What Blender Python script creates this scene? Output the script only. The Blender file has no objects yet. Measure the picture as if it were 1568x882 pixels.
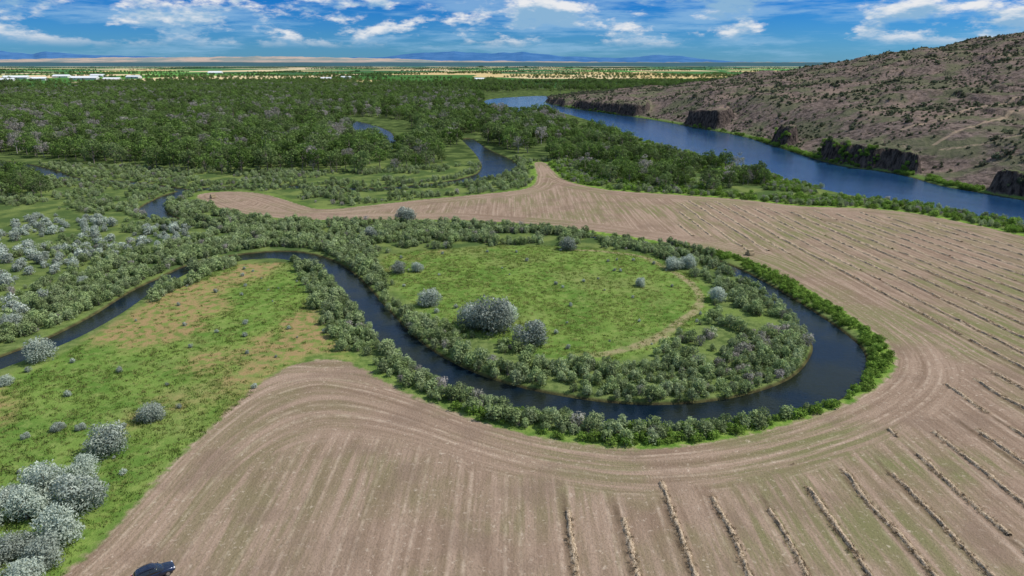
import bpy, bmesh, math, numpy as np
from mathutils import Vector
rng = np.random.default_rng(7)
scene = bpy.context.scene
# ------------------------------------------------------------------ survey helpers (photo trace -> ground metres)
F, CX, CY, PT, CH = 1045.3, 784., 441., math.radians(18.2), 60.
cp, sp = math.cos(PT), math.sin(PT)
def G(px, py):
    px = np.asarray(px, float); py = np.asarray(py, float)
    x = (px-CX)/F; y = -(py-CY)/F
    Z = -sp + y*cp; Y = cp + y*sp
    t = CH/(-Z)
    return x*t, Y*t
def smooth(pts, closed=False, n=4):
    p = np.asarray(pts, float); m = len(p); out = []
    rngi = range(m) if closed else range(m-1)
    for i in rngi:
        if closed: a, b, c, d = p[(i-1) % m], p[i], p[(i+1) % m], p[(i+2) % m]
        else: a, b, c, d = p[max(i-1, 0)], p[i], p[i+1], p[min(i+2, m-1)]
        for k in range(n):
            t = k/n
            out.append(0.5*((2*b)+(-a+c)*t+(2*a-5*b+4*c-d)*t*t+(-a+3*b-3*c+d)*t**3))
    if not closed: out.append(p[-1])
    return np.array(out)
def W(pts, closed=True, n=4):
    s = smooth(pts, closed, n)
    X, Y = G(s[:, 0], s[:, 1])
    return np.column_stack([X, Y] + ([s[:, 2]] if s.shape[1] > 2 else []))
def pip(X, Y, poly):
    ins = np.zeros(X.shape, bool)
    n = len(poly)
    for i in range(n):
        x1, y1 = poly[i][:2]; x2, y2 = poly[(i+1) % n][:2]
        if y1 == y2: continue
        c = ((y1 > Y) != (y2 > Y))
        xi = x1+(Y-y1)*(x2-x1)/(y2-y1)
        ins ^= (c & (X < xi))
    return ins
def linedist(X, Y, line, closed, R=70.):
    """distance to a polyline (minus half width when a 3rd column exists)"""
    d = np.full(X.shape, R)
    m = (X > line[:, 0].min()-R) & (X < line[:, 0].max()+R) & (Y > line[:, 1].min()-R) & (Y < line[:, 1].max()+R)
    idx = np.nonzero(m)[0]
    if len(idx) == 0: return d
    x = X[idx]; y = Y[idx]; dd = np.full(x.shape, R)
    n = len(line); has = line.shape[1] > 2
    for i in range(n if closed else n-1):
        a = line[i]; b = line[(i+1) % n]
        mx = (x > min(a[0], b[0])-R) & (x < max(a[0], b[0])+R) & (y > min(a[1], b[1])-R) & (y < max(a[1], b[1])+R)
        j = np.nonzero(mx)[0]
        if len(j) == 0: continue
        ex, ey = b[0]-a[0], b[1]-a[1]; L = ex*ex+ey*ey+1e-9
        xx = x[j]; yy = y[j]
        t = np.clip(((xx-a[0])*ex+(yy-a[1])*ey)/L, 0, 1)
        q = np.hypot(xx-a[0]-t*ex, yy-a[1]-t*ey)
        if has: q = q-(a[2]+(b[2]-a[2])*t)
        dd[j] = np.minimum(dd[j], q)
    d[idx] = dd
    return d
def sdf(X, Y, poly, R=70.):
    d = linedist(X, Y, poly, True, R)
    return np.where(pip(X, Y, poly), d, -d)      # + inside
TAB = rng.random((512, 512))
def vn(x, y, s=0):
    x = x+s*17.3; y = y+s*9.7
    xi = np.floor(x).astype(int); yi = np.floor(y).astype(int)
    fx = x-xi; fy = y-yi; fx = fx*fx*(3-2*fx); fy = fy*fy*(3-2*fy)
    a = TAB[xi % 512, yi % 512]; b = TAB[(xi+1) % 512, yi % 512]; c = TAB[xi % 512, (yi+1) % 512]; d = TAB[(xi+1) % 512, (yi+1) % 512]
    return (a*(1-fx)+b*fx)*(1-fy)+(c*(1-fx)+d*fx)*fy
def fbm(x, y, o=4, s=0):
    v = 0; a = .5; t = 0
    for i in range(o):
        v = v+a*vn(x*2**i, y*2**i, s+i); t += a; a *= .5
    return v/t
def sst(a, b, x):
    t = np.clip((x-a)/(b-a), 0, 1); return t*t*(3-2*t)
# ------------------------------------------------------------------ traced outlines
LOOP = [(-260,640,3.4),(-120,597,3.4),(0,553,3.4),(60,530,3.3),(110,508,3.3),(165,478,3.2),(215,445,3),(255,425,2.8),(300,405,3),(350,395,3.8),(410,389,4.6),(455,391,4.6),(500,405,4.2),(535,432,4),(560,462,4),(590,497,4),(630,535,4),(690,570,4),(760,597,4.2),(840,616,4.3),(930,630,4.5),(1020,634,4.5),(1110,628,4.6),(1190,613,5),(1250,590,5.4),(1280,560,5.6),(1283,530,5.2),(1255,500,4.6),(1215,468,3.6),(1165,435,3),(1110,406,2.6),(1050,386,2.2),(980,372,2),(880,358,1.8),(780,350,1.8),(680,345,1.8),(590,343,1.8),(500,345,1.8),(400,347,2.2),(320,345,2.5),(260,335,3.5),(232,320,5),(250,305,4.5),(280,293,4),(330,287,4),(400,284,4),(480,286,4),(560,289,4),(640,284,4),(700,277,4.5),(748,267,8),(765,255,11),(757,243,10),(735,228,6),(715,212,5)]
creeks = [W(LOOP, False), W([(528,184,8),(552,192,14),(572,202,15),(586,213,10),(604,226,5)], False),
          W([(-120,236,8),(0,250,9),(60,262,8),(110,273,4),(200,279,3),(280,290,3)], False),
          W([(600,150,8),(640,152,10),(670,156,8)], False)]
RIVER = W([(2300,560),(1900,425),(1700,368),(1568,342),(1480,327),(1400,313),(1330,303),(1265,290),(1180,268),(1100,246),(1050,233),(980,214),(920,190),(872,175),(838,169),(808,167),(775,174),(752,163),(744,153),(790,148),(840,147),
           (836,157),(880,166),(930,173),(1000,183),(1095,200),(1140,209),(1180,221),(1250,243),(1300,255),(1370,264),(1440,283),(1480,290),(1568,305),(1700,328),(1900,372),(2300,480)])
FPTS = [(-160,1300),(-20,985),(90,882),(150,830),(215,762),(270,702),(330,645),(380,600),(430,566),(480,552),(525,552),(560,566),(600,590),(660,617),(740,646),(820,667),(900,680),(960,686),(1040,682),(1120,670),(1200,650),(1280,624),(1340,592),(1368,560),(1360,530),(1322,498),(1262,458),(1200,424),(1150,400),(1090,383),(1000,368),(900,353),(800,343),(700,337),(600,336),(500,337),(430,334),(360,325),(315,310),(302,299),(340,293),(400,296),(450,310),(490,320),(560,315),(650,305),(760,295),(812,286),(822,268),(818,250),(836,250),(850,264),(872,278),(940,292),(1040,298),(1140,306),(1230,316),(1320,319),(1400,327),(1480,342),(1568,362),(1900,450),(2500,600),(3800,900),(3800,1500),(1000,2600)]
FIELD = W(FPTS)
FE1 = W(FPTS[:10], False); FE2 = W(FPTS[10:60], False)
HILLZ = np.vstack([W([(2300,480),(1900,372),(1700,328),(1568,305),(1480,290),(1440,283),(1370,264),(1300,255),(1250,243),(1180,221),(1140,209),(1095,200),(1000,183),(930,173),(880,166),(836,157),(842,146)], False)[:, :2],
                   np.array([(130,1420),(300,1600),(520,1900),(800,2300),(1800,2500),(3200,1800),(3200,-200),(500,-200)])])
ISLAND = W([p[:2] for p in LOOP[12:37]])
IMEAD = W([(583,400),(622,385),(700,380),(800,376),(900,380),(990,390),(1040,412),(1082,440),(1090,470),(1060,500),(1010,532),(930,552),(850,548),(790,532),(700,500),(655,480),(610,445)])
LMEAD = W([(300,432),(350,408),(400,402),(452,404),(462,430),(478,480),(515,530),(535,552),(430,566),(90,890),(-160,1300),(-700,1300),(-500,760),(-120,640),(0,580),(90,546),(200,482),(250,450)])
CLIFFS = [(*[float(q) for q in G(a, b)], r) for a, b, r in ((850,158,90),(900,168,60),(945,175,40),(1060,194,35),(1192,222,13),(1265,247,20),(1300,254,24),(1335,260,24),(1365,264,14),(1530,298,12),(1590,310,24))]
def brownness(X, Y):
    bx, by = G(340, 465)
    b = sst(.48, .70, fbm(X/16., Y/22., 5, 200)+.09*np.exp(-((X-bx)**2+((Y-by)*.8)**2)/34.**2))
    return b*sst(-8, -22, X)
def creek_d(X, Y):
    d = np.full(X.shape, 70.)
    for c in creeks: d = np.minimum(d, linedist(X, Y, c, False))
    return d
def river_d(X, Y): return -sdf(X, Y, RIVER)
def hill_h(X, Y, dh):
    r = np.hypot(X-1050, Y-850)
    h = np.interp(r, [0,200,380,470,575,700,850,950,1100,1400,1800], [156,134,98,80,63,43,21,13,7,3,2])
    h = h+(fbm(X/90., Y/90., 4, 3)-.5)*22*np.clip(h/40, .15, 1)
    cl = np.zeros(X.shape)
    for a, b, q in CLIFFS: cl = np.maximum(cl, 1.6*np.exp(-((X-a)**2+(Y-b)**2)/(q*q)))
    cl = sst(.4, .8, cl*(.55+.9*fbm(X/11., Y/11., 3, 11)))
    rough = (fbm(X/7., Y/7., 3, 5)-.5)*9
    w = sst(0, 75, dh)*(1-cl)+(.62*sst(3, 8, dh+rough)+.38*sst(0, 60, dh))*cl
    led = 2.5*cl*sst(3, 8, dh+rough)
    led2 = 3.5*sst(.5, .54, fbm(X/60.+7, Y/60., 4, 21))*sst(40, 90, dh)*sst(.45, .6, fbm(X/50., Y/50.+3, 2, 61))
    return np.where(dh > 0, (h)*w+led+led2+(fbm(X/5., Y/5., 2, 9)-.5)*1.8*sst(4, 20, dh), 0)
def height(X, Y, dw=None, dh=None):
    if dw is None: dw = np.minimum(creek_d(X, Y), river_d(X, Y))
    if dh is None: dh = sdf(X, Y, HILLZ, 130.)
    z = hill_h(X, Y, dh)
    z = z+(fbm(X/25., Y/25., 3, 2)-.5)*.5*np.clip(dw/8, 0, 1)*(dh < 0)
    z = z-1.7*(1-sst(-1.8, 1.0, dw))
    return z
# ------------------------------------------------------------------ material helpers
class NT:
    def __init__(s, name):
        s.m = bpy.data.materials.new(name); s.m.use_nodes = True; s.t = s.m.node_tree; s.t.nodes.clear()
        s.out = s.t.nodes.new('ShaderNodeOutputMaterial')
    def n(s, ty, **k):
        a = s.t.nodes.new(ty)
        for q, v in k.items(): setattr(a, q, v)
        return a
    def l(s, a, b): s.t.links.new(a, b)
    def put(s, sock, v):
        if isinstance(v, bpy.types.NodeSocket): s.l(v, sock)
        elif isinstance(v, (tuple, list)) and len(v) == 3 and sock.type == 'RGBA': sock.default_value = (*v, 1)
        else: sock.default_value = v
    def mix(s, f, a, b, bt='MIX'):
        x = s.n('ShaderNodeMix', data_type='RGBA', blend_type=bt)
        s.put(x.inputs[0], f); s.put(x.inputs[6], a); s.put(x.inputs[7], b); return x.outputs[2]
    def math(s, op, a, b=0., c=0.):
        x = s.n('ShaderNodeMath', operation=op); s.put(x.inputs[0], a); s.put(x.inputs[1], b); s.put(x.inputs[2], c); return x.outputs[0]
    def mr(s, v, a, b, c=0., d=1., sm=True):
        x = s.n('ShaderNodeMapRange'); x.interpolation_type = 'SMOOTHSTEP' if sm else 'LINEAR'
        s.put(x.inputs[0], v); s.put(x.inputs[1], a); s.put(x.inputs[2], b); s.put(x.inputs[3], c); s.put(x.inputs[4], d); return x.outputs[0]
    def noise(s, vec, sc, det=4., ro=.55):
        x = s.n('ShaderNodeTexNoise'); s.put(x.inputs['Vector'], vec); s.put(x.inputs['Scale'], sc); s.put(x.inputs['Detail'], det); s.put(x.inputs['Roughness'], ro); return x.outputs[0]
    def attr(s, nm, o='Fac'): return s.n('ShaderNodeAttribute', attribute_name=nm).outputs[o]
    def comb(s, a, b, c=0.):
        x = s.n('ShaderNodeCombineXYZ'); s.put(x.inputs[0], a); s.put(x.inputs[1], b); s.put(x.inputs[2], c); return x.outputs[0]
    def pos(s): return s.n('ShaderNodeNewGeometry').outputs['Position']
    def sep(s, v):
        x = s.n('ShaderNodeSeparateXYZ'); s.l(v, x.inputs[0]); return x.outputs
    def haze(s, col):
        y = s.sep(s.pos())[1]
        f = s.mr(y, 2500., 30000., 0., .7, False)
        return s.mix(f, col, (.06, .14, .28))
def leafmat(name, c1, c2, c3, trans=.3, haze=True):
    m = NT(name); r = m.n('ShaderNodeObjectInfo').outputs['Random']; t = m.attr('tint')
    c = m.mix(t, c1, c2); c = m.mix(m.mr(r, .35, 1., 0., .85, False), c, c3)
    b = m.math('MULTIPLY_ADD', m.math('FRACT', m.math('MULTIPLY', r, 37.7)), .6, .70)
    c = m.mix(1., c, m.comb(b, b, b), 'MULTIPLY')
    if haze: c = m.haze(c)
    d = m.n('ShaderNodeBsdfDiffuse'); m.l(c, d.inputs[0])
    tr = m.n('ShaderNodeBsdfTranslucent'); m.l(c, tr.inputs[0])
    mx = m.n('ShaderNodeMixShader'); mx.inputs[0].default_value = trans
    m.l(d.outputs[0], mx.inputs[1]); m.l(tr.outputs[0], mx.inputs[2]); m.l(mx.outputs[0], m.out.inputs[0]); return m.m
def plain(name, col, rough=.7, metal=0., nz=.15, nsc=3., coat=0.):
    m = NT(name); n_ = m.noise(m.n('ShaderNodeTexCoord').outputs['Object'], nsc, 2.)
    c = m.mix(m.mr(n_, .3, .7), tuple(x*(1-nz) for x in col), tuple(min(1, x*(1+nz)) for x in col))
    p = m.n('ShaderNodeBsdfPrincipled'); m.l(c, p.inputs['Base Color']); p.inputs['Roughness'].default_value = rough; p.inputs['Metallic'].default_value = metal
    p.inputs['Coat Weight'].default_value = coat
    m.l(p.outputs[0], m.out.inputs[0]); return m.m
# ------------------------------------------------------------------ terrain
yr = [-60.]
while yr[-1] < 60000:
    Y0 = yr[-1]
    if Y0 < 60: st = 1.2
    elif Y0 < 1500: st = max(.6, .0055*Y0*max(.4, min(1, Y0/260.)))
    else: st = .03*Y0
    yr.append(Y0+st)
yr = np.array(yr)
uc = np.concatenate([np.linspace(-2.6, -.9, 50)[:-1], np.linspace(-.9, .9, 640), np.linspace(.9, 2.6, 50)[1:]])
NR, NC = len(yr), len(uc)
YY, UU = np.meshgrid(yr, uc, indexing='ij')
XX = UU*(YY+70); Xf = XX.ravel(); Yf = YY.ravel()
near = Yf < 2600
def sub(fn, default):
    o = np.full(Xf.shape, default, float); o[near] = fn(Xf[near], Yf[near]); return o
DC = sub(creek_d, 70.); DR = sub(river_d, 70.); DW = np.minimum(DC, DR)
DH = sub(lambda a, b: sdf(a, b, HILLZ, 130.), -130.)
DF = sub(lambda a, b: sdf(a, b, FIELD, 40.), -40.)
def headland(a, b):
    d1 = linedist(a, b, FE1, False, 60.); d2 = linedist(a, b, FE2, False, 60.); h = np.maximum(34-np.abs(d1-d2), 0)/34
    return np.minimum(d1, d2)-h*h*34/4
DHD = sub(headland, 60.)
DIS = sub(lambda a, b: sdf(a, b, IMEAD, 20.), -20.)
DI = np.maximum(DIS, sub(lambda a, b: sdf(a, b, LMEAD, 20.), -20.))
Zf = height(Xf, Yf, DW, DH)
Zf = np.where(Yf > 5000, 0, Zf)
def rowu(X, Y): return X+.0012*np.maximum(0, X-30)*(Y-100)
def mesh_from(name, co, faces, mats=(), smooth_=False):
    me = bpy.data.meshes.new(name); co = np.asarray(co, np.float32); faces = np.asarray(faces, np.int32)
    k = faces.shape[1]
    me.vertices.add(len(co)); me.vertices.foreach_set('co', co.ravel())
    me.loops.add(faces.size); me.loops.foreach_set('vertex_index', faces.ravel())
    me.polygons.add(len(faces)); me.polygons.foreach_set('loop_start', np.arange(0, faces.size, k, dtype=np.int32))
    if smooth_: me.polygons.foreach_set('use_smooth', np.ones(len(faces), bool))
    for m in mats: me.materials.append(m)
    me.update(calc_edges=True); return me
def fattr(me, name, arr, dom='POINT', ty='FLOAT'):
    a = me.attributes.new(name, ty, dom)
    a.data.foreach_set('vector' if ty == 'FLOAT_VECTOR' else 'value', np.asarray(arr).ravel())
def add(name, me, parent=None, loc=None):
    o = bpy.data.objects.new(name, me); scene.collection.objects.link(o)
    if parent: o.parent = parent
    if loc: o.location = loc
    return o
ii, jj = np.meshgrid(np.arange(NR-1), np.arange(NC-1), indexing='ij'); b0 = (ii*NC+jj).ravel()
quads = np.column_stack([b0, b0+1, b0+NC+1, b0+NC])
g = NT('ground_soil_and_grass')
P = g.pos(); px_, py_, pz_ = g.sep(P)
df, dw, dh, di, ur, hd = [g.attr(a) for a in ('d_field', 'd_water', 'd_hill', 'd_mead', 'u_row', 'd_head')]
n_mid = g.noise(P, .09, 4.); n_s = g.noise(P, .45, 4., .6); n_f = g.noise(P, 2.6, 3., .65); n_b = g.noise(P, .03, 4., .6)
# meadow
gr = g.mix(g.mr(n_mid, .35, .65), (.105,.19,.036), (.18,.26,.058))
gr = g.mix(g.mr(n_s, .45, .75), gr, (.24,.29,.085))
gr = g.mix(g.mr(n_b, .5, .62, 0., .5), gr, (.235,.25,.09))
gr = g.mix(g.math('MULTIPLY', g.attr('d_brown'), g.mr(n_s, .38, .58, .15, .9)), gr, (.35,.225,.115))
gr = g.mix(g.mr(n_f, .4, .75, 0., .35), gr, (.075,.13,.025))
dis = g.math('ADD', g.attr('d_island'), g.math('MULTIPLY', n_mid, 3.))
gr = g.mix(g.math('MULTIPLY', g.math('MULTIPLY', g.mr(dis, 3.2, 4.2), g.mr(dis, 6.6, 5.4)), g.math('MULTIPLY', g.mr(px_, 10., 22.), g.mr(n_s, .3, .6, .3, .8))), gr, (.34,.26,.16))
# scrub under willows
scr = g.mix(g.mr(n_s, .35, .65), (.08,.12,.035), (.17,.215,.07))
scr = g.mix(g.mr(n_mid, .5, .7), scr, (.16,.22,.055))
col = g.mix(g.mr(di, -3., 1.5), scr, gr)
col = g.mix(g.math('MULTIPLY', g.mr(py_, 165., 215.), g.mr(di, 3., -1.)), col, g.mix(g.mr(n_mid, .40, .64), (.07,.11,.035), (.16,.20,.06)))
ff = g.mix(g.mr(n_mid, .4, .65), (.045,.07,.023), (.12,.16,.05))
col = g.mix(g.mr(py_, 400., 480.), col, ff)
# valley patchwork
vor = g.n('ShaderNodeTexVoronoi', distance='CHEBYCHEV'); g.l(g.comb(g.math('MULTIPLY', px_, .0019), g.math('MULTIPLY', py_, .0009), 0.), vor.inputs['Vector']); vor.inputs['Scale'].default_value = 1.
vor.inputs['Randomness'].default_value = .8
vc = g.sep(vor.outputs['Color'])[0]
ramp = g.n('ShaderNodeValToRGB'); g.l(vc, ramp.inputs[0]); ramp.color_ramp.interpolation = 'CONSTANT'
els = [(0, (.06,.15,.035)), (.2, (.58,.43,.20)), (.34, (.05,.12,.04)), (.48, (.13,.30,.06)), (.62, (.64,.50,.28)), (.74, (.07,.17,.045)), (.88, (.42,.34,.16))]
e = ramp.color_ramp.elements
e[0].position = 0; e[0].color = (*els[0][1], 1); e[1].position = els[1][0]; e[1].color = (*els[1][1], 1)
for p_, c_ in els[2:]:
    q = e.new(p_); q.color = (*c_, 1)
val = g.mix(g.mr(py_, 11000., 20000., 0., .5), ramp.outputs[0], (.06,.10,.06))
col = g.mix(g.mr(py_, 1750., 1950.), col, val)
# hay field
rowv = g.comb(g.math('MULTIPLY', ur, .55), g.math('MULTIPLY', py_, .03), 0.)
hedv = g.comb(g.math('MULTIPLY', hd, .6), g.math('MULTIPLY', g.math('ADD', px_, py_), .02), 5.)
sel = g.mr(g.math('ADD', hd, g.math('MULTIPLY', n_mid, 10.)), 15., 19.)
st_r = g.noise(rowv, 1., 4., .70); st_h = g.noise(hedv, 1., 4., .70)
smx = g.n('ShaderNodeMix'); g.l(sel, smx.inputs[0]); g.l(st_h, smx.inputs[2]); g.l(st_r, smx.inputs[3]); stv = smx.outputs[0]
fc = g.mix(g.mr(stv, .30, .70), (.225,.155,.108), (.36,.26,.19))
def pingline(v, per, w, off=0.):
    f_ = g.math('FRACT', g.math('ADD', g.math('DIVIDE', v, per), off)); a_ = g.math('ABSOLUTE', g.math('SUBTRACT', f_, .5)); return g.mr(a_, 0., w/per, 1., 0.)
tr = g.math('MAXIMUM', pingline(ur, 7.2, .45, .35), pingline(ur, 7.2, .45, .62))
trh = g.math('MAXIMUM', pingline(hd, 6.1, .45, .1), pingline(hd, 6.1, .45, .42))
tm = g.n('ShaderNodeMix'); g.l(sel, tm.inputs[0]); g.l(trh, tm.inputs[2]); g.l(tr, tm.inputs[3])
fc = g.mix(g.math('MULTIPLY', tm.outputs[0], g.mr(n_s, .35, .65, .05, .65)), fc, (.50,.385,.29))
grn = g.math('MULTIPLY', g.mr(n_b, .40, .60), g.mr(stv, .62, .42))
grn = g.math('MULTIPLY', grn, g.mr(px_, -40., 90., .45, 1.))
fc = g.mix(g.math('MULTIPLY', grn, .8), fc, (.17,.185,.07))
fc = g.mix(g.mr(n_f, .45, .8, 0., .5), fc, (.12,.09,.055))
fc = g.mix(g.mr(g.noise(P, 1.0, 5., .75), .56, .68, 0., .6), fc, (.54,.44,.34))
fc = g.mix(g.mr(n_mid, .5, .68, 0., .55), fc, (.205,.145,.105))
# windrow shadows: dark strip painted into the soil colour on their left side
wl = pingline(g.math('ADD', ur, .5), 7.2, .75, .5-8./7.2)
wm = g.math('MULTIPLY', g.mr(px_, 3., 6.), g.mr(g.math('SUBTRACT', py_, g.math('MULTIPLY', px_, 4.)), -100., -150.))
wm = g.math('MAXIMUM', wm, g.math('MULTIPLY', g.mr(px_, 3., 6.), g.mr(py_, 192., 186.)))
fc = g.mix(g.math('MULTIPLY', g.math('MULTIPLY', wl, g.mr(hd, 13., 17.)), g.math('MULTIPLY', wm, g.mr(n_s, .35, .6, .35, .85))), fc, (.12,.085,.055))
edge = g.math('ADD', df, g.math('MULTIPLY', g.math('SUBTRACT', n_s, .5), 4.))
mar = g.mix(g.mr(n_s, .35, .6), (.10,.19,.03), (.21,.30,.06))
col = g.mix(g.math('MULTIPLY', g.mr(edge, -5., -2.), g.mr(px_, -20., 30., .3, 1.)), col, mar)
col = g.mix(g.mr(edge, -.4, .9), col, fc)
# hill
hn = g.noise(P, .25, 5., .7)
hc = g.mix(g.mr(hn, .38, .62), (.075,.06,.05), (.225,.17,.145))
hc = g.mix(g.mr(g.noise(P, .02, 4., .6), .5, .66, 0., .7), hc, (.26,.19,.15))
hc = g.mix(g.mr(n_b, .46, .60, 0., .75), hc, (.12,.13,.07))
nz = g.sep(g.n('ShaderNodeNewGeometry').outputs['Normal'])[2]
rock = g.mix(g.mr(g.noise(g.comb(px_, py_, g.math('MULTIPLY', pz_, .3)), .5, 5., .7), .35, .65), (.022,.019,.018), (.13,.10,.085))
hc = g.mix(g.mr(nz, .88, .74), hc, rock)
hc = g.mix(g.mr(g.attr('d_track'), 2.2, .6, 0., .75), hc, (.36,.27,.19))
hc = g.mix(g.math('MULTIPLY', g.mr(dh, 12., 2.), g.mr(nz, .8, .95)), hc, (.13,.20,.05))
col = g.mix(g.mr(dh, .5, 2.), col, hc)
mud = g.mix(g.mr(n_s, .4, .6), (.05,.042,.022), (.09,.085,.035))
col = g.mix(g.mr(dw, .9, .1), col, mud)
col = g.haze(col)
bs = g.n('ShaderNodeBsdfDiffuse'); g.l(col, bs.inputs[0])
bp = g.n('ShaderNodeBump'); bp.inputs['Strength'].default_value = .9; bp.inputs['Distance'].default_value = .35
hgt = g.math('ADD', g.math('MULTIPLY', n_f, .6), g.math('MULTIPLY', g.mr(dh, 0., 5.), g.math('MULTIPLY', hn, 6.)))
g.l(hgt, bp.inputs['Height']); g.l(bp.outputs[0], bs.inputs['Normal']); g.l(bs.outputs[0], g.out.inputs[0])
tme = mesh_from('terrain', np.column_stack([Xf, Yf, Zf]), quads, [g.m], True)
def onhill(px, py):
    x = (px-CX)/F; y = -(py-CY)/F; dz = -sp+y*cp; dy = cp+y*sp
    t = np.arange(250, 2500, 3.); X = x*t; Y = dy*t; z = 60+dz*t
    hz = height(X, Y); k = np.nonzero(hz > z)[0]
    k = k[0] if len(k) else -1
    return X[k], Y[k]
tracks = []
for tk in ([(1600,165),(1545,180),(1500,192),(1462,205),(1430,222)], [(1600,205),(1540,213),(1500,222),(1440,230)], [(1560,150),(1490,165),(1440,186),(1380,200)]):
    tracks.append(np.array([onhill(a, b) for a, b in tk]))
DT = np.full(Xf.shape, 30.)
hm = DH > 5
for t_ in tracks: DT[hm] = np.minimum(DT[hm], linedist(Xf[hm], Yf[hm], t_, False, 30.))
for nm, ar in (('d_field', DF), ('d_water', DW), ('d_hill', DH), ('d_mead', DI), ('d_island', DIS), ('u_row', rowu(Xf, Yf)), ('d_track', DT), ('d_head', DHD), ('d_brown', brownness(Xf, Yf))): fattr(tme, nm, ar)
add('ground_terrain', tme)
# ------------------------------------------------------------------ water
def watermat(name, c1, c2, rough, bstr, wsc, spec=.5):
    m = NT(name); Pp = m.pos(); n1 = m.noise(Pp, .06, 3.)
    p = m.n('ShaderNodeBsdfPrincipled'); m.l(m.mix(m.mr(n1, .4, .6), c1, c2), p.inputs['Base Color'])
    p.inputs['Roughness'].default_value = rough; p.inputs['IOR'].default_value = 1.33; p.inputs['Specular IOR Level'].default_value = spec
    x, y, z = m.sep(Pp)
    w = m.noise(m.comb(m.math('MULTIPLY', x, .8), y, 0.), wsc, 3., .6); w2 = m.noise(Pp, .12, 2.)
    b = m.n('ShaderNodeBump'); b.inputs['Strength'].default_value = bstr; b.inputs['Distance'].default_value = .12
    m.l(m.math('ADD', w, w2), b.inputs['Height']); m.l(b.outputs[0], p.inputs['Normal']); m.l(p.outputs[0], m.out.inputs[0]); return m.m
wc = watermat('creek_water_surface', (.004,.011,.020), (.014,.018,.012), .06, .8, 1.4, .3)
wr = watermat('river_water_surface', (.008,.038,.10), (.012,.048,.115), .12, 1.1, .9, .42)
def ribbon(line, pad=1.6):
    d = np.gradient(line[:, :2], axis=0); d /= np.linalg.norm(d, axis=1)[:, None]+1e-9
    nrm = np.column_stack([-d[:, 1], d[:, 0]]); w = (line[:, 2]+pad)[:, None]
    return line[:, :2]+nrm*w, line[:, :2]-nrm*w
vs, fs = [], []
for k, c in enumerate(creeks):
    a, b = ribbon(c); o = len(vs); z = -.55-.004*k
    for i in range(len(a)):
        vs += [(a[i][0], a[i][1], z), (b[i][0], b[i][1], z)]
    for i in range(len(a)-1): fs.append((o+2*i, o+2*i+2, o+2*i+3, o+2*i+1))
add('creek_water', mesh_from('creek_water', vs, fs, [wc]))
rme = bpy.data.meshes.new('river_water'); rc = RIVER[:, :2]
d = np.gradient(rc, axis=0); d /= np.linalg.norm(d, axis=1)[:, None]+1e-9; nr_ = np.column_stack([-d[:, 1], d[:, 0]])
area = np.sum(rc[:, 0]*np.roll(rc[:, 1], -1)-np.roll(rc[:, 0], -1)*rc[:, 1])
rc = rc-nr_*(1.2 if area > 0 else -1.2)
rme.from_pydata([(p[0], p[1], -.58) for p in rc], [], [list(range(len(rc)))]); rme.materials.append(wr); add('river_water', rme)
# ------------------------------------------------------------------ foliage prototypes
def tube(p0, p1, r0, r1, n=5):
    p0 = np.array(p0, float); p1 = np.array(p1, float); ax = p1-p0; ax /= np.linalg.norm(ax)+1e-9
    u = np.cross(ax, [0.3, .9, .2]); u /= np.linalg.norm(u); v = np.cross(ax, u); V = []
    for p, r in ((p0, r0), (p1, r1)):
        for k in range(n):
            a = 2*math.pi*k/n; V.append(p+r*(math.cos(a)*u+math.sin(a)*v))
    return np.array(V), [(k, (k+1) % n, n+(k+1) % n, n+k) for k in range(n)]
def plant(name, lobes, n, leaf, mats, trunk=(), asp=.6, up=.15, seed=0, inner=.3, nj=.42, base=.6):
    r = np.random.default_rng(seed); L = np.array([list(c)+list(q) for c, q in lobes], float)
    wt = (L[:, 3]*L[:, 4])**.9+L[:, 5]*.1; wt /= wt.sum(); k = r.choice(len(L), n, p=wt)
    v = r.normal(size=(n, 3)); v[:, 2] += up*1.5; v /= np.linalg.norm(v, axis=1)[:, None]
    rad = 1-inner*r.random(n)**1.5+.10*r.normal(size=n)
    c = L[k, :3]+L[k, 3:6]*v*rad[:, None]; c[:, 2] = np.maximum(c[:, 2], .05)
    nn = v+r.normal(size=(n, 3))*nj; nn /= np.linalg.norm(nn, axis=1)[:, None]
    a = np.cross(nn, r.normal(size=(n, 3))); a /= np.linalg.norm(a, axis=1)[:, None]; b = np.cross(nn, a)
    s = (leaf*(.55+.9*r.random(n)))[:, None]
    A = a*s*.5; B = b*s*.5*asp
    co = np.stack([c-A, c-B*.9, c+A, c+B], 1).reshape(-1, 3); fc_ = np.arange(4*n).reshape(-1, 4)
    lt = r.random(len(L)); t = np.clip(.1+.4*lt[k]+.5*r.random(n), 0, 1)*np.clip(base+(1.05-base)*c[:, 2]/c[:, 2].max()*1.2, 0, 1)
    mi = np.zeros(n, int)
    for (p0, p1, r0, r1) in trunk:
        V, Fq = tube(p0, p1, r0, r1); o = len(co); co = np.vstack([co, V]); fc_ = np.vstack([fc_, np.array(Fq)+o]); mi = np.concatenate([mi, np.ones(len(Fq), int)]); t = np.concatenate([t, np.full(len(Fq), .5)])
    me = mesh_from(name, co, fc_, mats); me.polygons.foreach_set('material_index', mi.astype(np.int32)); fattr(me, 'tint', t, 'FACE'); return me
def coll(name, meshes):
    c = bpy.data.collections.new(name)
    for i, m in enumerate(meshes): c.objects.link(bpy.data.objects.new(f'{name}_{i:02d}', m))
    return c
bark = plain('bark', (.24,.20,.16)); deadb = plain('dead_wood', (.42,.38,.35))
M_cot = leafmat('cottonwood_leaves', (.045,.085,.02), (.20,.30,.075), (.16,.21,.085))
M_gry = leafmat('bare_twigs', (.20,.18,.16), (.44,.40,.36), (.26,.28,.19), .2)
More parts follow.
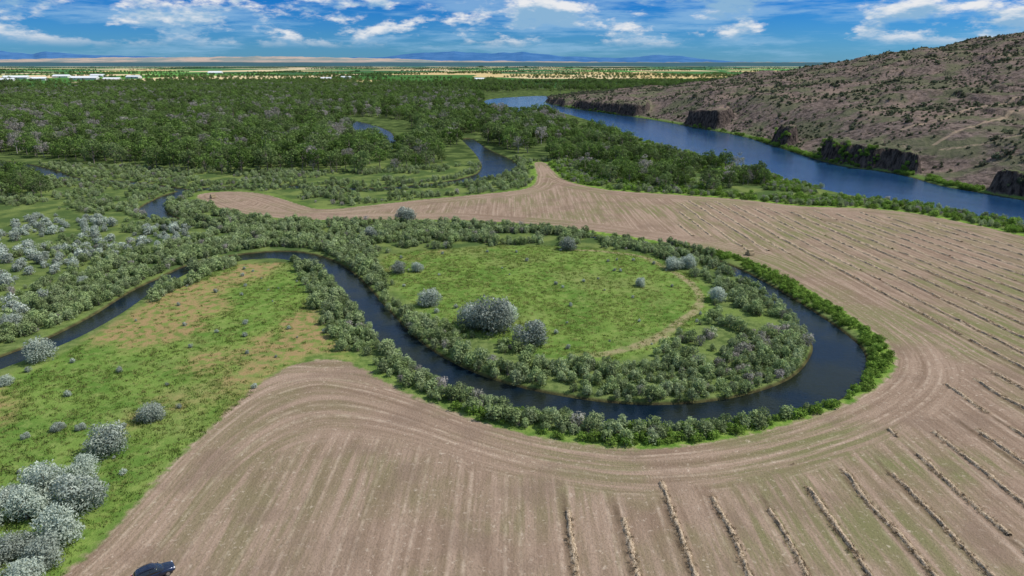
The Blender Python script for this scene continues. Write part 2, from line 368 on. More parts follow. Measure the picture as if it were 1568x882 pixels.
M_wil = leafmat('willow_leaves', (.095,.145,.05), (.40,.49,.215), (.35,.41,.225))
M_grn = leafmat('green_shrub_leaves', (.09,.17,.025), (.28,.42,.08), (.23,.34,.07))
M_olv = leafmat('olive_leaves', (.11,.15,.11), (.66,.70,.60), (.48,.54,.44), .25)
M_grs = leafmat('grass_blades', (.13,.22,.04), (.25,.33,.085), (.32,.31,.12), .5)
M_hay = leafmat('straw', (.36,.26,.16), (.68,.54,.39), (.50,.40,.28), .5)
M_sag = leafmat('sagebrush_leaves', (.05,.065,.03), (.19,.21,.12), (.12,.135,.08), .1)
def lobes_tree(Ht, Rr, n, r, low=.62):
    out = []; cz = Ht*low; rz = Ht*(1-low)
    for i in range(n):
        a = i*2.4+r.random()*.8; ph = math.acos(1-1.75*(i+.5)/n); s = Rr*r.uniform(.30, .50); q = .72+.16*r.random()
        out.append(((q*Rr*math.sin(ph)*math.cos(a), q*Rr*math.sin(ph)*math.sin(a), cz+rz*.72*math.cos(ph)+r.normal()*.5), (s, s*r.uniform(.85, 1.1), s*r.uniform(.7, .95))))
    return out
def trunks(lobes, Ht, r0):
    T = [((0, 0, -.4), (.1, .05, Ht*.35), r0, r0*.7), ((.1, .05, Ht*.35), (0, .1, Ht*.8), r0*.7, r0*.25)]
    for c, s in lobes: T.append(((.05, .05, min(c[2]*.6, Ht*.6)), c, r0*.35, r0*.1))
    return T
cots = []
for i in range(6):
    r = np.random.default_rng(100+i); Ht = r.uniform(9.5, 13); lb = lobes_tree(Ht, r.uniform(3.9, 5.2), 13, r, r.uniform(.55, .64))
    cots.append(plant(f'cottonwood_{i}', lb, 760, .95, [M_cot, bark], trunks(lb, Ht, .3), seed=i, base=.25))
for i in range(2):
    r = np.random.default_rng(140+i); Ht = 11; lb = lobes_tree(Ht, 4.1, 11, r)
    cots.append(plant(f'cottonwood_bare_{i}', lb, 520, .95, [M_gry, deadb], trunks(lb, Ht, .26), seed=40+i, asp=.35, base=.3))
C_cot = coll('cottonwood_kinds', cots)
def lobes_bush(Ht, Rr, n, r):
    out = []
    for i in range(n):
        a = r.random()*6.28; q = Rr*math.sqrt(r.random())*.68; s = Rr*r.uniform(.3, .48)
        z = (Ht-s*.8)*(1-.55*(q/Rr)**2)*r.uniform(.6, 1.); out.append(((q*math.cos(a), q*math.sin(a), z), (s, s, s*r.uniform(.8, 1.1))))
        if z > Ht*.45: out.append(((q*1.15*math.cos(a+.3), q*1.15*math.sin(a+.3), z*.45), (s*1.05, s*1.05, z*.5)))
    return out
def bush(nm, Ht, Rr, nl, n, leaf, mats, seed, asp=.5):
    r = np.random.default_rng(seed); lb = lobes_bush(Ht, Rr, nl, r)
    tk = [((0.1*math.cos(i), .1*math.sin(i), -.2), c, .05*Ht/2.5, .015) for i, (c, s) in enumerate(lb)]
    return plant(nm, lb, n, leaf, mats, tk, seed=seed, asp=asp, base=.35)
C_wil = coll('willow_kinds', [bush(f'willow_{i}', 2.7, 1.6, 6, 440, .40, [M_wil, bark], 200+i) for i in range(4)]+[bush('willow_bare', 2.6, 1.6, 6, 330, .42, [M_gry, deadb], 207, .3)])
C_grn = coll('green_shrub_kinds', [bush(f'green_shrub_{i}', 1.6, 1.2, 5, 320, .34, [M_grn, bark], 220+i) for i in range(3)])
C_ols = coll('silver_shrub_kinds', [bush(f'silver_shrub_{i}', 3.0, 2.0, 8, 560, .46, [M_olv, bark], 230+i) for i in range(3)])
C_sag = coll('sagebrush_kinds', [bush(f'sagebrush_{i}', 1.3, 1.1, 4, 90, .55, [M_sag, bark], 240+i) for i in range(3)])
O_tree = []
for i in range(5):
    r = np.random.default_rng(260+i); lb = lobes_bush(4.6, 3.0, 15, r)
    tk = [((0, 0, -.3), (.1, .1, 1.3), .22, .17)]+[((.1, .1, 1.2), c, .09, .02) for c, s in lb]
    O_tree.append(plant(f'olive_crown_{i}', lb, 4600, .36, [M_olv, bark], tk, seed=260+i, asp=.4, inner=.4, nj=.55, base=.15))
def tuft(nm, mat, n, h, sp_, seed, flat=0., wd=.2):
    r = np.random.default_rng(seed); b = r.normal(size=(n, 2))*sp_; a = r.random(n)*6.28; w = h*wd
    ln = r.normal(size=(n, 2))*h*(.35+flat); hh = h*(.5+.7*r.random(n))*(1-flat*.8)
    z = np.zeros(n); c = np.cos(a)*w; s = np.sin(a)*w
    co = np.stack([np.column_stack([b[:, 0]-c, b[:, 1]-s, z]), np.column_stack([b[:, 0]+c, b[:, 1]+s, z]), np.column_stack([b[:, 0]+ln[:, 0]+c*.3, b[:, 1]+ln[:, 1]+s*.3, hh]), np.column_stack([b[:, 0]+ln[:, 0]-c*.3, b[:, 1]+ln[:, 1]-s*.3, hh])], 1).reshape(-1, 3)
    me = mesh_from(nm, co, np.arange(4*n).reshape(-1, 4), [mat], True); fattr(me, 'tint', r.random(n), 'FACE')
    me.normals_split_custom_set_from_vertices([(0, 0, 1)]*(4*n)); return me
C_grs = coll('grass_kinds', [tuft(f'grass_tuft_{i}', M_grs, 26, .32, .42, 300+i) for i in range(4)])
C_hay = coll('straw_kinds', [tuft(f'straw_tuft_{i}', M_hay, 20, .30, .13, 320+i, .4, .1) for i in range(3)])
def scatter(name, X, Y, Z, sc, c, pick=None):
    n = len(X)
    if n == 0: return
    me = bpy.data.meshes.new(name); me.vertices.add(n); me.vertices.foreach_set('co', np.column_stack([X, Y, Z]).astype(np.float32).ravel())
    fattr(me, 'scl', np.asarray(sc, np.float32)); rot = np.zeros((n, 3), np.float32); rot[:, 2] = rng.random(n)*6.28; rot[:, :2] = rng.normal(size=(n, 2))*.06
    fattr(me, 'rot', rot, ty='FLOAT_VECTOR')
    k = len(c.objects)
    if pick is None: pick = rng.integers(0, k, n)
    fattr(me, 'pick', np.asarray(pick, np.int32), ty='INT')
    o = add(name, me); gt = bpy.data.node_groups.new(name, 'GeometryNodeTree')
    gt.interface.new_socket('Geometry', in_out='INPUT', socket_type='NodeSocketGeometry'); gt.interface.new_socket('Geometry', in_out='OUTPUT', socket_type='NodeSocketGeometry')
    N = gt.nodes; gi = N.new('NodeGroupInput'); go = N.new('NodeGroupOutput'); ip = N.new('GeometryNodeInstanceOnPoints'); ci = N.new('GeometryNodeCollectionInfo')
    ci.inputs['Collection'].default_value = c; ci.inputs['Separate Children'].default_value = True; ci.inputs['Reset Children'].default_value = True
    def na(nm, ty):
        a = N.new('GeometryNodeInputNamedAttribute'); a.data_type = ty; a.inputs['Name'].default_value = nm; return a.outputs[0]
    l = gt.links.new
    l(gi.outputs[0], ip.inputs['Points']); l(ci.outputs[0], ip.inputs['Instance']); ip.inputs['Pick Instance'].default_value = True
    l(na('pick', 'INT'), ip.inputs['Instance Index']); l(na('rot', 'FLOAT_VECTOR'), ip.inputs['Rotation']); l(na('scl', 'FLOAT'), ip.inputs['Scale'])
    l(ip.outputs[0], go.inputs[0]); md = o.modifiers.new('scatter', 'NODES'); md.node_group = gt
    return o
def jit(poly, s):
    p = np.asarray(poly)[:, :2]; x0, y0 = p.min(0); x1, y1 = p.max(0)
    gx, gy = np.meshgrid(np.arange(x0, x1, s), np.arange(y0, y1, s)); X = gx.ravel()+rng.uniform(-.5, .5, gx.size)*s; Y = gy.ravel()+rng.uniform(-.5, .5, gx.size)*s
    m = pip(X, Y, p); return X[m], Y[m]
def info(X, Y):
    dc_ = creek_d(X, Y); dr_ = river_d(X, Y); return np.minimum(dc_, dr_), sdf(X, Y, FIELD, 40.), dr_
def cat(*a): return np.concatenate([q[0] for q in a]), np.concatenate([q[1] for q in a])
ZONES = [ISLAND,
  W([(-200,590),(0,530),(90,497),(170,460),(240,420),(330,392),(420,378),(500,388),(560,420),(570,390),(545,362),(480,347),(380,345),(300,365),(200,392),(120,428),(0,475),(-200,520)]),
  W([(245,345),(250,318),(300,312),(360,328),(440,338),(600,339),(800,346),(1000,371),(1090,387),(1060,400),(950,380),(800,362),(600,358),(400,352)]),
  W([(235,440),(300,405),(355,392),(360,408),(310,428),(240,462)]),
  W([(445,400),(480,395),(560,440),(640,520),(760,580),(900,610),(1050,615),(1200,600),(1240,640),(1100,675),(960,688),(820,668),(700,636),(600,594),(545,562),(515,525),(480,480),(462,430)])]
X, Y = cat(*[jit(z, 1.8) for z in ZONES]); w_, f_, r_ = info(X, Y)
im = sdf(X, Y, IMEAD, 20.); lm = sdf(X, Y, LMEAD, 20.)
nz_ = fbm(X/7., Y/7., 3, 40)
k = (w_ > .3) & (f_ < -1.4) & (im+nz_*9-4 < 0) & (lm+nz_*5-4 < 0) & ((nz_ > .42) | ((w_ < 3) & (nz_ > .3)))
X, Y, w_ = X[k], Y[k], w_[k]; nzk = fbm(X/10., Y/10., 2, 44)
sc = rng.uniform(.45, 1.2, len(X))*(.6+.8*nzk)
bz = np.hypot(X-G(1150,540)[0], Y-G(1150,540)[1])
pk = np.where(rng.random(len(X)) < .04+.5*sst(24, 12, bz)*(fbm(X/8., Y/8., 2, 48) > .45), 4, rng.integers(0, 4, len(X)))
scatter('willow_thicket', X, Y, height(X, Y), sc, C_wil, pk)
X, Y = cat(jit(W([(-250,480),(0,400),(150,330),(-200,300),(-200,255),(0,250),(260,258),(500,262),(700,255),(830,240),(830,290),(640,305),(480,318),(400,294),(310,295),(330,320),(260,350),(100,440),(-250,560)]), 3.0))
w_, f_, r_ = info(X, Y); nz_ = fbm(X/16., Y/16., 3, 50); k = (w_ > .8) & (f_ < -1.5) & ((nz_ > .45) | (w_ < 6))
X, Y = X[k], Y[k]; scatter('willow_scrub', X, Y, height(X, Y), rng.uniform(.4, 1.2, len(X)), C_wil, np.where(rng.random(len(X)) < .06, 4, rng.integers(0, 4, len(X))))
mz = W([(1000,362),(1150,390),(1290,470),(1375,540),(1375,580),(1300,630),(1180,660),(900,690),(700,650),(700,620),(960,650),(1200,630),(1300,580),(1315,530),(1240,470),(1120,402),(1040,380)])
X, Y = jit(mz, 1.5); w_, f_, r_ = info(X, Y); nz_ = fbm(X/7., Y/7., 2, 60); k = (w_ > .3) & (f_ < -.6) & (nz_ > .36)
X, Y = X[k], Y[k]; scatter('green_bank_shrubs', X, Y, height(X, Y), rng.uniform(.5, 1.15, len(X)), C_grn)
rz = W([(840,250),(860,235),(930,200),(1000,215),(1180,262),(1330,298),(1480,322),(1568,336),(1750,375),(1750,410),(1568,364),(1480,344),(1400,329),(1320,321),(1230,318),(1140,308),(1040,300),(940,294),(872,281)])
X, Y = jit(rz, 2.7); w_, f_, r_ = info(X, Y); nz_ = fbm(X/16., Y/16., 3, 70); k = (w_ > .8) & (f_ < -1.) & (nz_ > .38)
X, Y = X[k], Y[k]; h_ = rng.random(len(X)) < .5
scatter('river_bank_willows', X[h_], Y[h_], height(X[h_], Y[h_]), rng.uniform(.6, 1.15, h_.sum()), C_wil)
scatter('river_bank_green_shrubs', X[~h_], Y[~h_], height(X[~h_], Y[~h_]), rng.uniform(.9, 1.8, (~h_).sum()), C_grn)
fb = W([(835,160),(930,174),(1095,201),(1180,222),(1250,244),(1370,265),(1480,291),(1568,306),(1700,330)], False, 8)
n = 1500; i = rng.integers(0, len(fb)-1, n); t = rng.random(n); X = fb[i, 0]*(1-t)+fb[i+1, 0]*t+rng.uniform(0, 8, n); Y = fb[i, 1]*(1-t)+fb[i+1, 1]*t+rng.normal(size=n)*4
w_ = river_d(X, Y); k = (w_ > .3) & (w_ < 8) & (fbm(X/15., Y/15., 2, 77) > .42); X, Y = X[k], Y[k]; scatter('far_bank_shrubs', X, Y, height(X, Y), rng.uniform(.8, 1.6, len(X)), C_grn)
# --- cottonwood forest
F1 = W([(-420,262),(-100,242),(0,236),(90,246),(200,256),(300,264),(380,266),(450,262),(560,266),(640,262),(700,247),(728,225),(748,238),(800,240),(845,212),(862,196),(850,180),(800,176),(740,168),(735,148),(640,138),(450,131),(300,133),(150,138),(0,142),(-600,142)])
X, Y = jit(F1, 8.8); w_, f_, r_ = info(X, Y); nz_ = fbm(X/40., Y/40., 3, 80)
clr = np.maximum(sdf(X, Y, W([(520,182),(600,182),(640,200),(640,216),(600,232),(560,214)]), 30.), sdf(X, Y, W([(690,255),(700,225),(760,222),(800,250),(790,275)]), 30.))
k = (w_ > 3) & (clr < 0) & ((nz_ > .40-.05*(Y < 520)) | (rng.random(len(X)) < .2)); X, Y = X[k], Y[k]
bn = fbm(X/90., Y/90., 3, 85)
pk = np.where(rng.random(len(X)) < .08+.28*(bn > .5), 6+rng.integers(0, 2, len(X)), rng.integers(0, 6, len(X)))
scatter('cottonwood_forest', X, Y, height(X, Y), rng.uniform(.5, 1.3, len(X)), C_cot, pk)
F2 = W([(835,238),(838,215),(868,196),(925,205),(985,226),(1060,248),(1140,264),(1190,284),(1130,293),(1010,290),(915,276),(855,255)])
X, Y = jit(F2, 7.5); w_, f_, r_ = info(X, Y); nz_ = fbm(X/30., Y/30., 3, 90); k = (w_ > 6) & (f_ < -4) & (nz_ > .42); X, Y = X[k], Y[k]
scatter('riverside_cottonwoods', X, Y, height(X, Y), rng.uniform(.45, .95, len(X)), C_cot, np.where(rng.random(len(X)) < .08, 6, rng.integers(0, 6, len(X))))
F3 = W([(-200,305),(-200,270),(0,268),(60,276),(70,300),(20,304)])
X, Y = jit(F3, 7.5); w_, f_, r_ = info(X, Y); k = w_ > 3; X, Y = X[k], Y[k]
scatter('creekside_cottonwoods', X, Y, height(X, Y), rng.uniform(.5, .85, len(X)), C_cot, rng.integers(0, 6, len(X)))
Xs, Ys = [], []
for a in range(230):
    y0 = 1700*math.exp(rng.random()*2.1); x0 = rng.uniform(-.95, .75)*y0; L = rng.uniform(150, 700)*max(1, y0/4000); nn = int(L/13)
    t = np.linspace(0, 1, nn)
    if rng.random() < .8: Xs.append(x0+t*L+rng.normal(size=nn)*4); Ys.append(y0+t*rng.normal()*60+rng.normal(size=nn)*14)
    else: Xs.append(x0+rng.normal(size=nn)*10); Ys.append(y0+t*L)
X2, Y2 = jit([(-1700,1750),(-500,1650),(100,1500),(260,1600),(500,1950),(900,2300),(2300,3200),(1500,3200),(600,2500),(200,2300),(-1900,2100)], 17)
k = fbm(X2/160., Y2/110., 3, 95) > .5; X = np.concatenate(Xs+[X2[k]]); Y = np.concatenate(Ys+[Y2[k]])
k = sdf(X, Y, HILLZ, 60.) < 0; X, Y = X[k], Y[k]
scatter('distant_tree_belts', X, Y, np.zeros(len(X)), rng.uniform(.8, 1.3, len(X)), C_cot, rng.integers(0, 6, len(X)))
# --- hill scrub
X = rng.uniform(20, 1300, 110000); Y = rng.uniform(250, 1700, 110000); dh_ = sdf(X, Y, HILLZ, 130.); nz_ = fbm(X/28., Y/28., 3, 99)
k = (dh_ > 5) & (nz_+rng.normal(size=len(X))*.08 > .44); X, Y = X[k][:46000], Y[k][:46000]; big = rng.random(len(X)) < .06
scatter('hillside_sagebrush', X, Y, height(X, Y)-.1, np.where(big, rng.uniform(1.8, 3.0, len(X)), rng.uniform(.6, 1.5, len(X))), C_sag)
sz = W([(-200,470),(-100,400),(0,345),(120,330),(200,350),(280,350),(300,368),(200,392),(120,428),(60,470),(0,530),(-200,600)])
X, Y = jit(sz, 4.6); w_, f_, r_ = info(X, Y); nz_ = fbm(X/18., Y/18., 3, 110); k = (w_ > 2) & (nz_ > .48); X, Y = X[k], Y[k]
scatter('silver_shrub_thicket', X, Y, height(X, Y), rng.uniform(.5, 1.25, len(X)), C_ols)
# --- grass
X, Y = cat(jit(IMEAD, .85), jit(LMEAD, .85)); w_ = creek_d(X, Y); nz_ = fbm(X/6., Y/6., 3, 120)
k = (w_ > .8) & (nz_+rng.normal(size=len(X))*.3 > .48) & (Y > 35) & (X > -150) & (brownness(X, Y) < .5+.6*rng.random(len(X))); X, Y, w_ = X[k], Y[k], w_[k]
scatter('meadow_grass', X, Y, height(X, Y, w_, np.full(len(X), -9.)), rng.uniform(.4, 1.1, len(X)), C_grs)
X, Y = cat(jit(IMEAD, 7.), jit(LMEAD, 7.)); w_ = creek_d(X, Y); k = (w_ > 2) & (Y > 45) & (X > -150) & (rng.random(len(X)) < .3); X, Y = X[k], Y[k]
scatter('meadow_saplings', X, Y, height(X, Y), rng.uniform(.15, .45, len(X))*1.0, C_ols)
# --- individual silver olive trees: (px, py of base, crown radius in px)
OL = [(725,500,24),(755,508,30),(772,496,19),(812,528,24),(660,468,17),(610,418,11),(640,416,9),(622,338,14),(567,366,12),(870,382,12),(1032,412,13),(1052,410,12),(980,438,8),(1100,460,14),(58,552,22),(232,642,19),(165,694,28),(90,660,9),(125,658,7),(10,590,11),(130,728,20),(75,756,30),(125,775,35),(42,795,30),(95,822,32),(28,850,26),(70,862,28),(36,905,32),(-10,805,26),(-25,880,26),(16,770,20),(128,436,9),(20,505,15),(40,672,6),(190,655,5)]
for i, (a, b, r) in enumerate(OL):
    X_, Y_ = G(a, b); X_ = float(X_); Y_ = float(Y_); dep = Y_*cp+60*sp
    s = r/F*dep/2.55
    o = add('russian_olive_tree', O_tree[i % 5]); o.location = (X_, Y_, float(height(np.array([X_]), np.array([Y_]))[0])); o.rotation_euler = (0, 0, i*1.7); o.scale = (s, s*1.0, s*rng.uniform(.85, 1.05))
# ------------------------------------------------------------------ hay windrows
vs, fs, SX, SY = [], [], [], []
for li in range(60):
    u = 8+7.2*li+rng.normal()*.25
    y = np.arange(30, 430, .4); a = .0012*(y-100); x = np.where(u <= 30, u, (u+30*a)/(1+a))
    d_ = sdf(x, y, FIELD, 40.); st0 = 14+5*math.sin(li*2.1)
    ok = (d_ > st0) & ~((y > 190) & (x < 25+(y-100)/4.)) & (x < y*.9+60) & (fbm(y/9., np.full(len(y), li*9.), 2, 140) > .22)
    wob = (fbm(y/7., np.full(len(y), li*3.1), 4, 130)-.5)*1.2; x = x+wob
    hh = .34*np.clip(fbm(y/1.3, np.full(len(y), li*5.), 3, 131)*2-.3, .12, 1)*(1+np.clip((y-150)/150, 0, 1)*.3); ww = .12+.40*fbm(y/1.7, np.full(len(y), li*7.), 2, 132)+.0011*y
    z0 = height(x, y, np.full(len(x), 30.), np.full(len(x), -9.))
    prev = None
    for q in range(len(y)):
        if not ok[q]: prev = None; continue
        o = len(vs); jx = rng.normal(size=5)*.07; jz = rng.random(5)*.1
        for t_, (oo, hz) in enumerate(((-1, -.05), (-.5, .7), (0, 1), (.5, .7), (1, -.05))):
            vs.append((x[q]+oo*ww[q]+jx[t_], y[q]+rng.normal()*.05, z0[q]+hh[q]*hz+jz[t_]*(abs(oo) < 1)))
        if prev is not None:
            for t_ in range(4): fs.append((prev+t_, prev+t_+1, o+t_+1, o+t_))
        prev = o
        if y[q] < 200:
            for _ in range(2): SX.append(x[q]+rng.normal()*.3); SY.append(y[q]+rng.uniform(-.2, .2))
hm_ = NT('windrow_hay'); hp = hm_.pos(); c = hm_.mix(hm_.mr(hm_.noise(hp, 4., 4., .7), .35, .65), (.22,.155,.095), (.60,.47,.33))
p = hm_.n('ShaderNodeBsdfDiffuse'); hm_.l(c, p.inputs[0]); b = hm_.n('ShaderNodeBump'); b.inputs['Distance'].default_value = .15; hm_.l(hm_.noise(hp, 7., 2.), b.inputs['Height']); hm_.l(b.outputs[0], p.inputs['Normal']); hm_.l(p.outputs[0], hm_.out.inputs[0])
add('hay_windrows', mesh_from('hay_windrows', vs, fs, [hm_.m]))
SX = np.array(SX); SY = np.array(SY)
scatter('loose_straw', SX, SY, height(SX, SY, np.full(len(SX), 30.), np.full(len(SX), -9.))+.10, rng.uniform(.5, 1.1, len(SX)), C_hay)
# ------------------------------------------------------------------ hay bale
def box(name, dims, loc, mat, parent, bev=.05, rot=0.):
    bm = bmesh.new(); bmesh.ops.create_cube(bm, size=1)
    for v in bm.verts: v.co = Vector((v.co.x*dims[0], v.co.y*dims[1], v.co.z*dims[2]))
    if bev: bmesh.ops.bevel(bm, geom=bm.edges[:], offset=bev, segments=2, affect='EDGES')
    me = bpy.data.meshes.new(name); bm.to_mesh(me); bm.free(); me.materials.append(mat); o = add(name, me, parent, loc); o.rotation_euler = (0, 0, rot); return o
balem = plain('bale_straw', (.36,.28,.17), .95, nz=.4, nsc=9.)
for (a, b, rt) in ((1148,390,.5), (326,303,.9)):
    X_, Y_ = [float(q) for q in G(a, b)]
    e_ = bpy.data.objects.new('hay_bale_stack', None); scene.collection.objects.link(e_); e_.location = (X_, Y_, .05); e_.rotation_euler = (0, 0, rt)
    box('bale_1', (2.3,1.1,.85), (0,-.57,.43), balem, e_, .1); box('bale_2', (2.3,1.1,.85), (.08,.57,.43), balem, e_, .1, .03); box('bale_3', (2.2,1.1,.85), (.05,0,1.29), balem, e_, .1, -.05)
# ------------------------------------------------------------------ car
paint = plain('car_paint', (.012,.02,.05), .22, .4, .05, 3., 1.); glass = plain('car_glass', (.01,.012,.015), .04, 0, .02, 3., 1.); tyre = plain('tyre_rubber', (.02,.02,.02), .8); rim = plain('rim_alloy', (.5,.5,.52), .3, .9); lampm = plain('lamp_lens', (.7,.7,.7), .1); tail = plain('tail_lens', (.4,.01,.01), .2); trim = plain('black_trim', (.015,.015,.015), .6)
car = bpy.data.objects.new('parked_car', None); scene.collection.objects.link(car)
def loft(name, st, mat, lev=2):
    bm = bmesh.new(); rings = []
    for (x, zl, zh, wl, wh) in st:
        zm = zl+(zh-zl)*.5; wm = max(wl, wh)
        pr = [(-wl*.9, zl), (-wm, zl+(zh-zl)*.25), (-wm, zm), (-wh, zh-.04), (-wh*.85, zh), (0, zh+.025), (wh*.85, zh), (wh, zh-.04), (wm, zm), (wm, zl+(zh-zl)*.25), (wl*.9, zl)]
        rings.append([bm.verts.new((x, a, b)) for a, b in pr])
    for r0, r1 in zip(rings, rings[1:]):
        n = len(r0)
        for i in range(n): bm.faces.new((r0[i], r0[(i+1) % n], r1[(i+1) % n], r1[i]))
    bm.faces.new(rings[0][::-1]); bm.faces.new(rings[-1]); bmesh.ops.recalc_face_normals(bm, faces=bm.faces)
    for f in bm.faces: f.smooth = True
    me = bpy.data.meshes.new(name); bm.to_mesh(me); bm.free(); me.materials.append(mat); o = add(name, me, car)
    s = o.modifiers.new('s', 'SUBSURF'); s.levels = lev; s.render_levels = lev; return o
loft('body', [(-2.36,.45,.85,.7,.66),(-2.3,.3,1.0,.84,.8),(-1.9,.26,1.06,.92,.86),(-1.0,.24,1.05,.94,.88),(.3,.24,1.03,.94,.88),(1.0,.25,1.0,.93,.84),(1.8,.27,.93,.91,.78),(2.25,.3,.8,.84,.7),(2.4,.4,.68,.7,.6)], paint)
loft('windows', [(-2.2,.9,1.02,.78,.7),(-1.95,.9,1.4,.83,.64),(-1.6,.9,1.6,.85,.63),(-.6,.9,1.66,.86,.65),(.2,.9,1.62,.86,.64),(.75,.9,1.3,.84,.66),(1.2,.9,1.02,.8,.7)], glass)
loft('roof', [(-1.85,1.5,1.56,.58,.55),(-1.5,1.58,1.68,.63,.58),(-.6,1.63,1.72,.65,.6),(.1,1.6,1.68,.63,.58),(.32,1.55,1.6,.58,.55)], paint)
for sx in (-1, 1):
    box('roof_rail', (1.7,.05,.05), (-.75, sx*.58, 1.74), trim, car, .015)
    box('door_mirror', (.16,.2,.14), (.72, sx*1.0, 1.05), paint, car, .04)
    box('headlamp', (.2,.34,.13), (2.22, sx*.62, .72), lampm, car, .04); box('tail_lamp', (.12,.3,.18), (-2.3, sx*.66, .88), tail, car, .03)
    box('b_pillar', (.09,.03,.5), (-.45, sx*.79, 1.3), trim, car, .01)
    for x_ in (-1.42, 1.42):
        for nm, rr, dd, mt, yy in (('wheel', .36, .24, tyre, .83), ('rim', .22, .25, rim, .84)):
            bm = bmesh.new(); bmesh.ops.create_cone(bm, cap_ends=True, segments=28, radius1=rr, radius2=rr, depth=dd); me = bpy.data.meshes.new(nm); bm.to_mesh(me); bm.free(); me.materials.append(mt)
            o = add(nm, me, car, (x_, sx*yy, .36)); o.rotation_euler = (math.pi/2, 0, 0)
cx_, cy_ = [float(q) for q in G(236, 882)]
car.location = (cx_, cy_, float(height(np.array([cx_]), np.array([cy_]))[0])+.0); car.rotation_euler = (0, 0, math.radians(38))
# ------------------------------------------------------------------ farm buildings, wind turbines, mountains
wall = plain('barn_wall', (.6,.58,.54)); roofm = plain('barn_roof', (.78,.78,.78), .4); dark = plain('barn_opening', (.05,.05,.06))
def barn(X_, Y_, L, Wd, h, rt):
    e_ = bpy.data.objects.new('farm_barn', None); scene.collection.objects.link(e_); e_.location = (X_, Y_, 0); e_.rotation_euler = (0, 0, rt)
    box('walls', (L, Wd, h), (0, 0, h/2), wall, e_, 0)
    me = bpy.data.meshes.new('roof'); a, b = L/2+.6, Wd/2+.6; rz_ = h+Wd*.22
    me.from_pydata([(-a,-b,h+.01),(a,-b,h+.01),(a,b,h+.01),(-a,b,h+.01),(-a,0,rz_),(a,0,rz_)], [], [(0,1,5,4),(2,3,4,5),(0,4,3),(1,2,5),(0,3,2,1)]); me.materials.append(roofm); add('roof', me, e_)
    box('door', (5,.2,h*.7), (0,-Wd/2-.11,h*.35), dark, e_, 0)
    for q in (-.3, .3): box('window', (3,.2,1.5), (L*q,-Wd/2-.11,h*.6), dark, e_, 0)
for (a, b, L, wd) in ((25,121,90,30),(60,123,50,25),(95,119,70,30),(130,122,100,30),(172,124,60,25),(205,120,60,25),(10,125,50,25),(150,118,60,30),(530,121,40,20),(500,123,40,20),(735,124,40,20),(330,113,80,40)):
    X_, Y_ = [float(q) for q in G(a, b)]; barn(X_, Y_, L, wd, 7, rng.uniform(-.3, .3))
wt_m = plain('turbine_white', (.55,.6,.68), .5)
for i in range(12):
    a = 285+i*13+rng.uniform(-4, 4); x0 = (a-CX)/F*20500; y0 = 20500+rng.uniform(-500, 500)
    e_ = bpy.data.objects.new('wind_turbine', None); scene.collection.objects.link(e_); e_.location = (x0, y0, 130)
    V, Fq = tube((0,0,-130), (0,0,85), 4, 2.6, 10); add('tower', mesh_from('tower', V, Fq, [wt_m]), e_)
    box('nacelle', (5,12,5), (0,0,87), wt_m, e_, .5)
    for k_ in range(3):
        an = i*.7+k_*2.094; V, Fq = tube((0,-7,87), (45*math.cos(an),-7,87+45*math.sin(an)), 2.4, .9, 6); add('blade', mesh_from('blade', V, Fq, [wt_m]), e_)
def ridge(name, pts, dist, col1, col2, depth, seed, rough=1., foot=None):
    a = np.arange(pts[0][0], pts[-1][0]+1, 2.); e0 = np.interp(a, [p[0] for p in pts], [p[1] for p in pts])
    n = len(a); rows = 9; V = []
    for r_ in range(rows):
        t = r_/(rows-1); prof = math.sin(min(1, t*1.25)*math.pi/2) if t < .8 else 1-(t-.8)*2
        D = dist+depth*(t-.8)
        nn = (fbm(a/14., np.full(n, t*3+seed), 4, seed)-.5)*rough
        hpx = e0*prof+nn*(e0 > .5)*prof
        V.append(np.column_stack([(a-CX)/F*D, np.full(n, D), 60*prof+hpx/F*D-20*(t == 0)]))
    V = np.vstack(V)
    Fq = [(r_*n+i, r_*n+i+1, (r_+1)*n+i+1, (r_+1)*n+i) for r_ in range(rows-1) for i in range(n-1)]
    m = NT(name+'_rock'); c = m.mix(m.mr(m.noise(m.pos(), .0009, 5., .6), .4, .6), col1, col2)
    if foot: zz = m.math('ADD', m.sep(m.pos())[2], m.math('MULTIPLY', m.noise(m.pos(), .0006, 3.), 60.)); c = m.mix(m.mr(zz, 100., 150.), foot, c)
    d_ = m.n('ShaderNodeBsdfDiffuse'); m.l(c, d_.inputs[0]); m.l(d_.outputs[0], m.out.inputs[0])
    add(name, mesh_from(name, V, Fq, [m.m], True))
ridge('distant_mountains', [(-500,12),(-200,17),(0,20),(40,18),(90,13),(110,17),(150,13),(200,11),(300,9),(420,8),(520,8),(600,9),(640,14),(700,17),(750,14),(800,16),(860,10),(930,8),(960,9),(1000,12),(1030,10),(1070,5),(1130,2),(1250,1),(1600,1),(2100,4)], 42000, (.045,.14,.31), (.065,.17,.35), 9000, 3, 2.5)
ridge('distant_tan_hills', [(-900,2),(-300,2),(-50,3),(60,6),(160,8),(300,9),(420,10),(560,8),(640,6),(680,4),(760,4),(850,3),(960,2),(1300,2),(1900,2)], 21000, (.44,.34,.28), (.22,.25,.24), 4500, 8, 2., (.05,.11,.13))
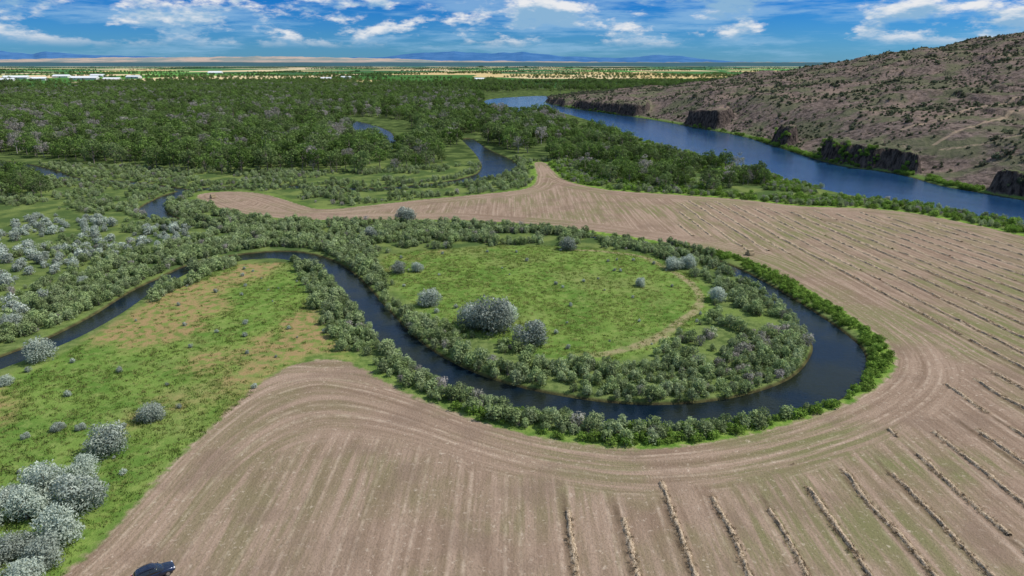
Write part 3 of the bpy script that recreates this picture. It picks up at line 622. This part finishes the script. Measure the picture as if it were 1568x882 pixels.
# ------------------------------------------------------------------ camera, sun, sky
cd = bpy.data.cameras.new('camera'); cam = bpy.data.objects.new('camera', cd); scene.collection.objects.link(cam); cd.lens = 24; cd.sensor_width = 36; cd.clip_end = 300000; cd.clip_start = .5
cam.location = (0, 0, 60); cam.rotation_euler = (math.pi/2-PT, 0, 0); scene.camera = cam
az, el = math.radians(84), math.radians(50)
sd = Vector((math.sin(az)*math.cos(el), math.cos(az)*math.cos(el), math.sin(el)))
sl = bpy.data.lights.new('sun', 'SUN'); sl.energy = 4.4; sl.angle = math.radians(.5); sl.color = (1, .955, .89); so = bpy.data.objects.new('sun', sl); scene.collection.objects.link(so); so.rotation_euler = sd.to_track_quat('Z', 'Y').to_euler(); so.location = (200, 0, 300)
w = bpy.data.worlds.new('World'); scene.world = w; w.use_nodes = True; t = w.node_tree; t.nodes.clear()
S = NT.__new__(NT); S.t = t; S.out = t.nodes.new('ShaderNodeOutputWorld')
sky = S.n('ShaderNodeTexSky', sky_type='NISHITA'); sky.sun_disc = False; sky.sun_elevation = el; sky.sun_rotation = az; sky.air_density = 1.; sky.dust_density = .3; sky.ozone_density = 2.
dirv = S.n('ShaderNodeTexCoord').outputs['Generated']; x, y, z = S.sep(dirv)
zt = S.mr(z, 0., .09, 0., 1., False)
tint = S.mix(zt, (.22,.62,1.25), (.005,.33,1.05))
tint = S.mix(S.mr(z, .1, .5), tint, (.8,1.,1.2))
base = S.mix(1., sky.outputs[0], tint, 'MULTIPLY')
v1 = S.comb(x, y, S.math('MULTIPLY', z, 3.0)); c1 = S.noise(v1, 9.5, 7., .62)
v2 = S.comb(x, y, S.math('MULTIPLY', z, 9.)); c2 = S.noise(v2, 4.6, 6., .66)
shade = S.noise(S.comb(x, y, S.math('ADD', S.math('MULTIPLY', z, 3.0), .035)), 9.5, 5., .62)
f1 = S.math('MULTIPLY', S.mr(c1, .475, .59), S.mr(z, .016, .038)); f2 = S.math('MULTIPLY', S.mr(c2, .46, .64, 0., .58), S.mr(z, .0, .02, .4, 1.))
cw = S.mix(S.mr(shade, .44, .60), (9.,9.2,9.5), (2.8,5.0,7.4))
cc = S.mix(f2, base, (3.5,5.9,8.4)); cc = S.mix(f1, cc, cw)
bg = S.n('ShaderNodeBackground'); S.l(cc, bg.inputs[0]); bg.inputs[1].default_value = .09; S.l(bg.outputs[0], S.out.inputs[0])
scene.view_settings.view_transform = 'Standard'; scene.view_settings.look = 'None'; scene.view_settings.exposure = 0
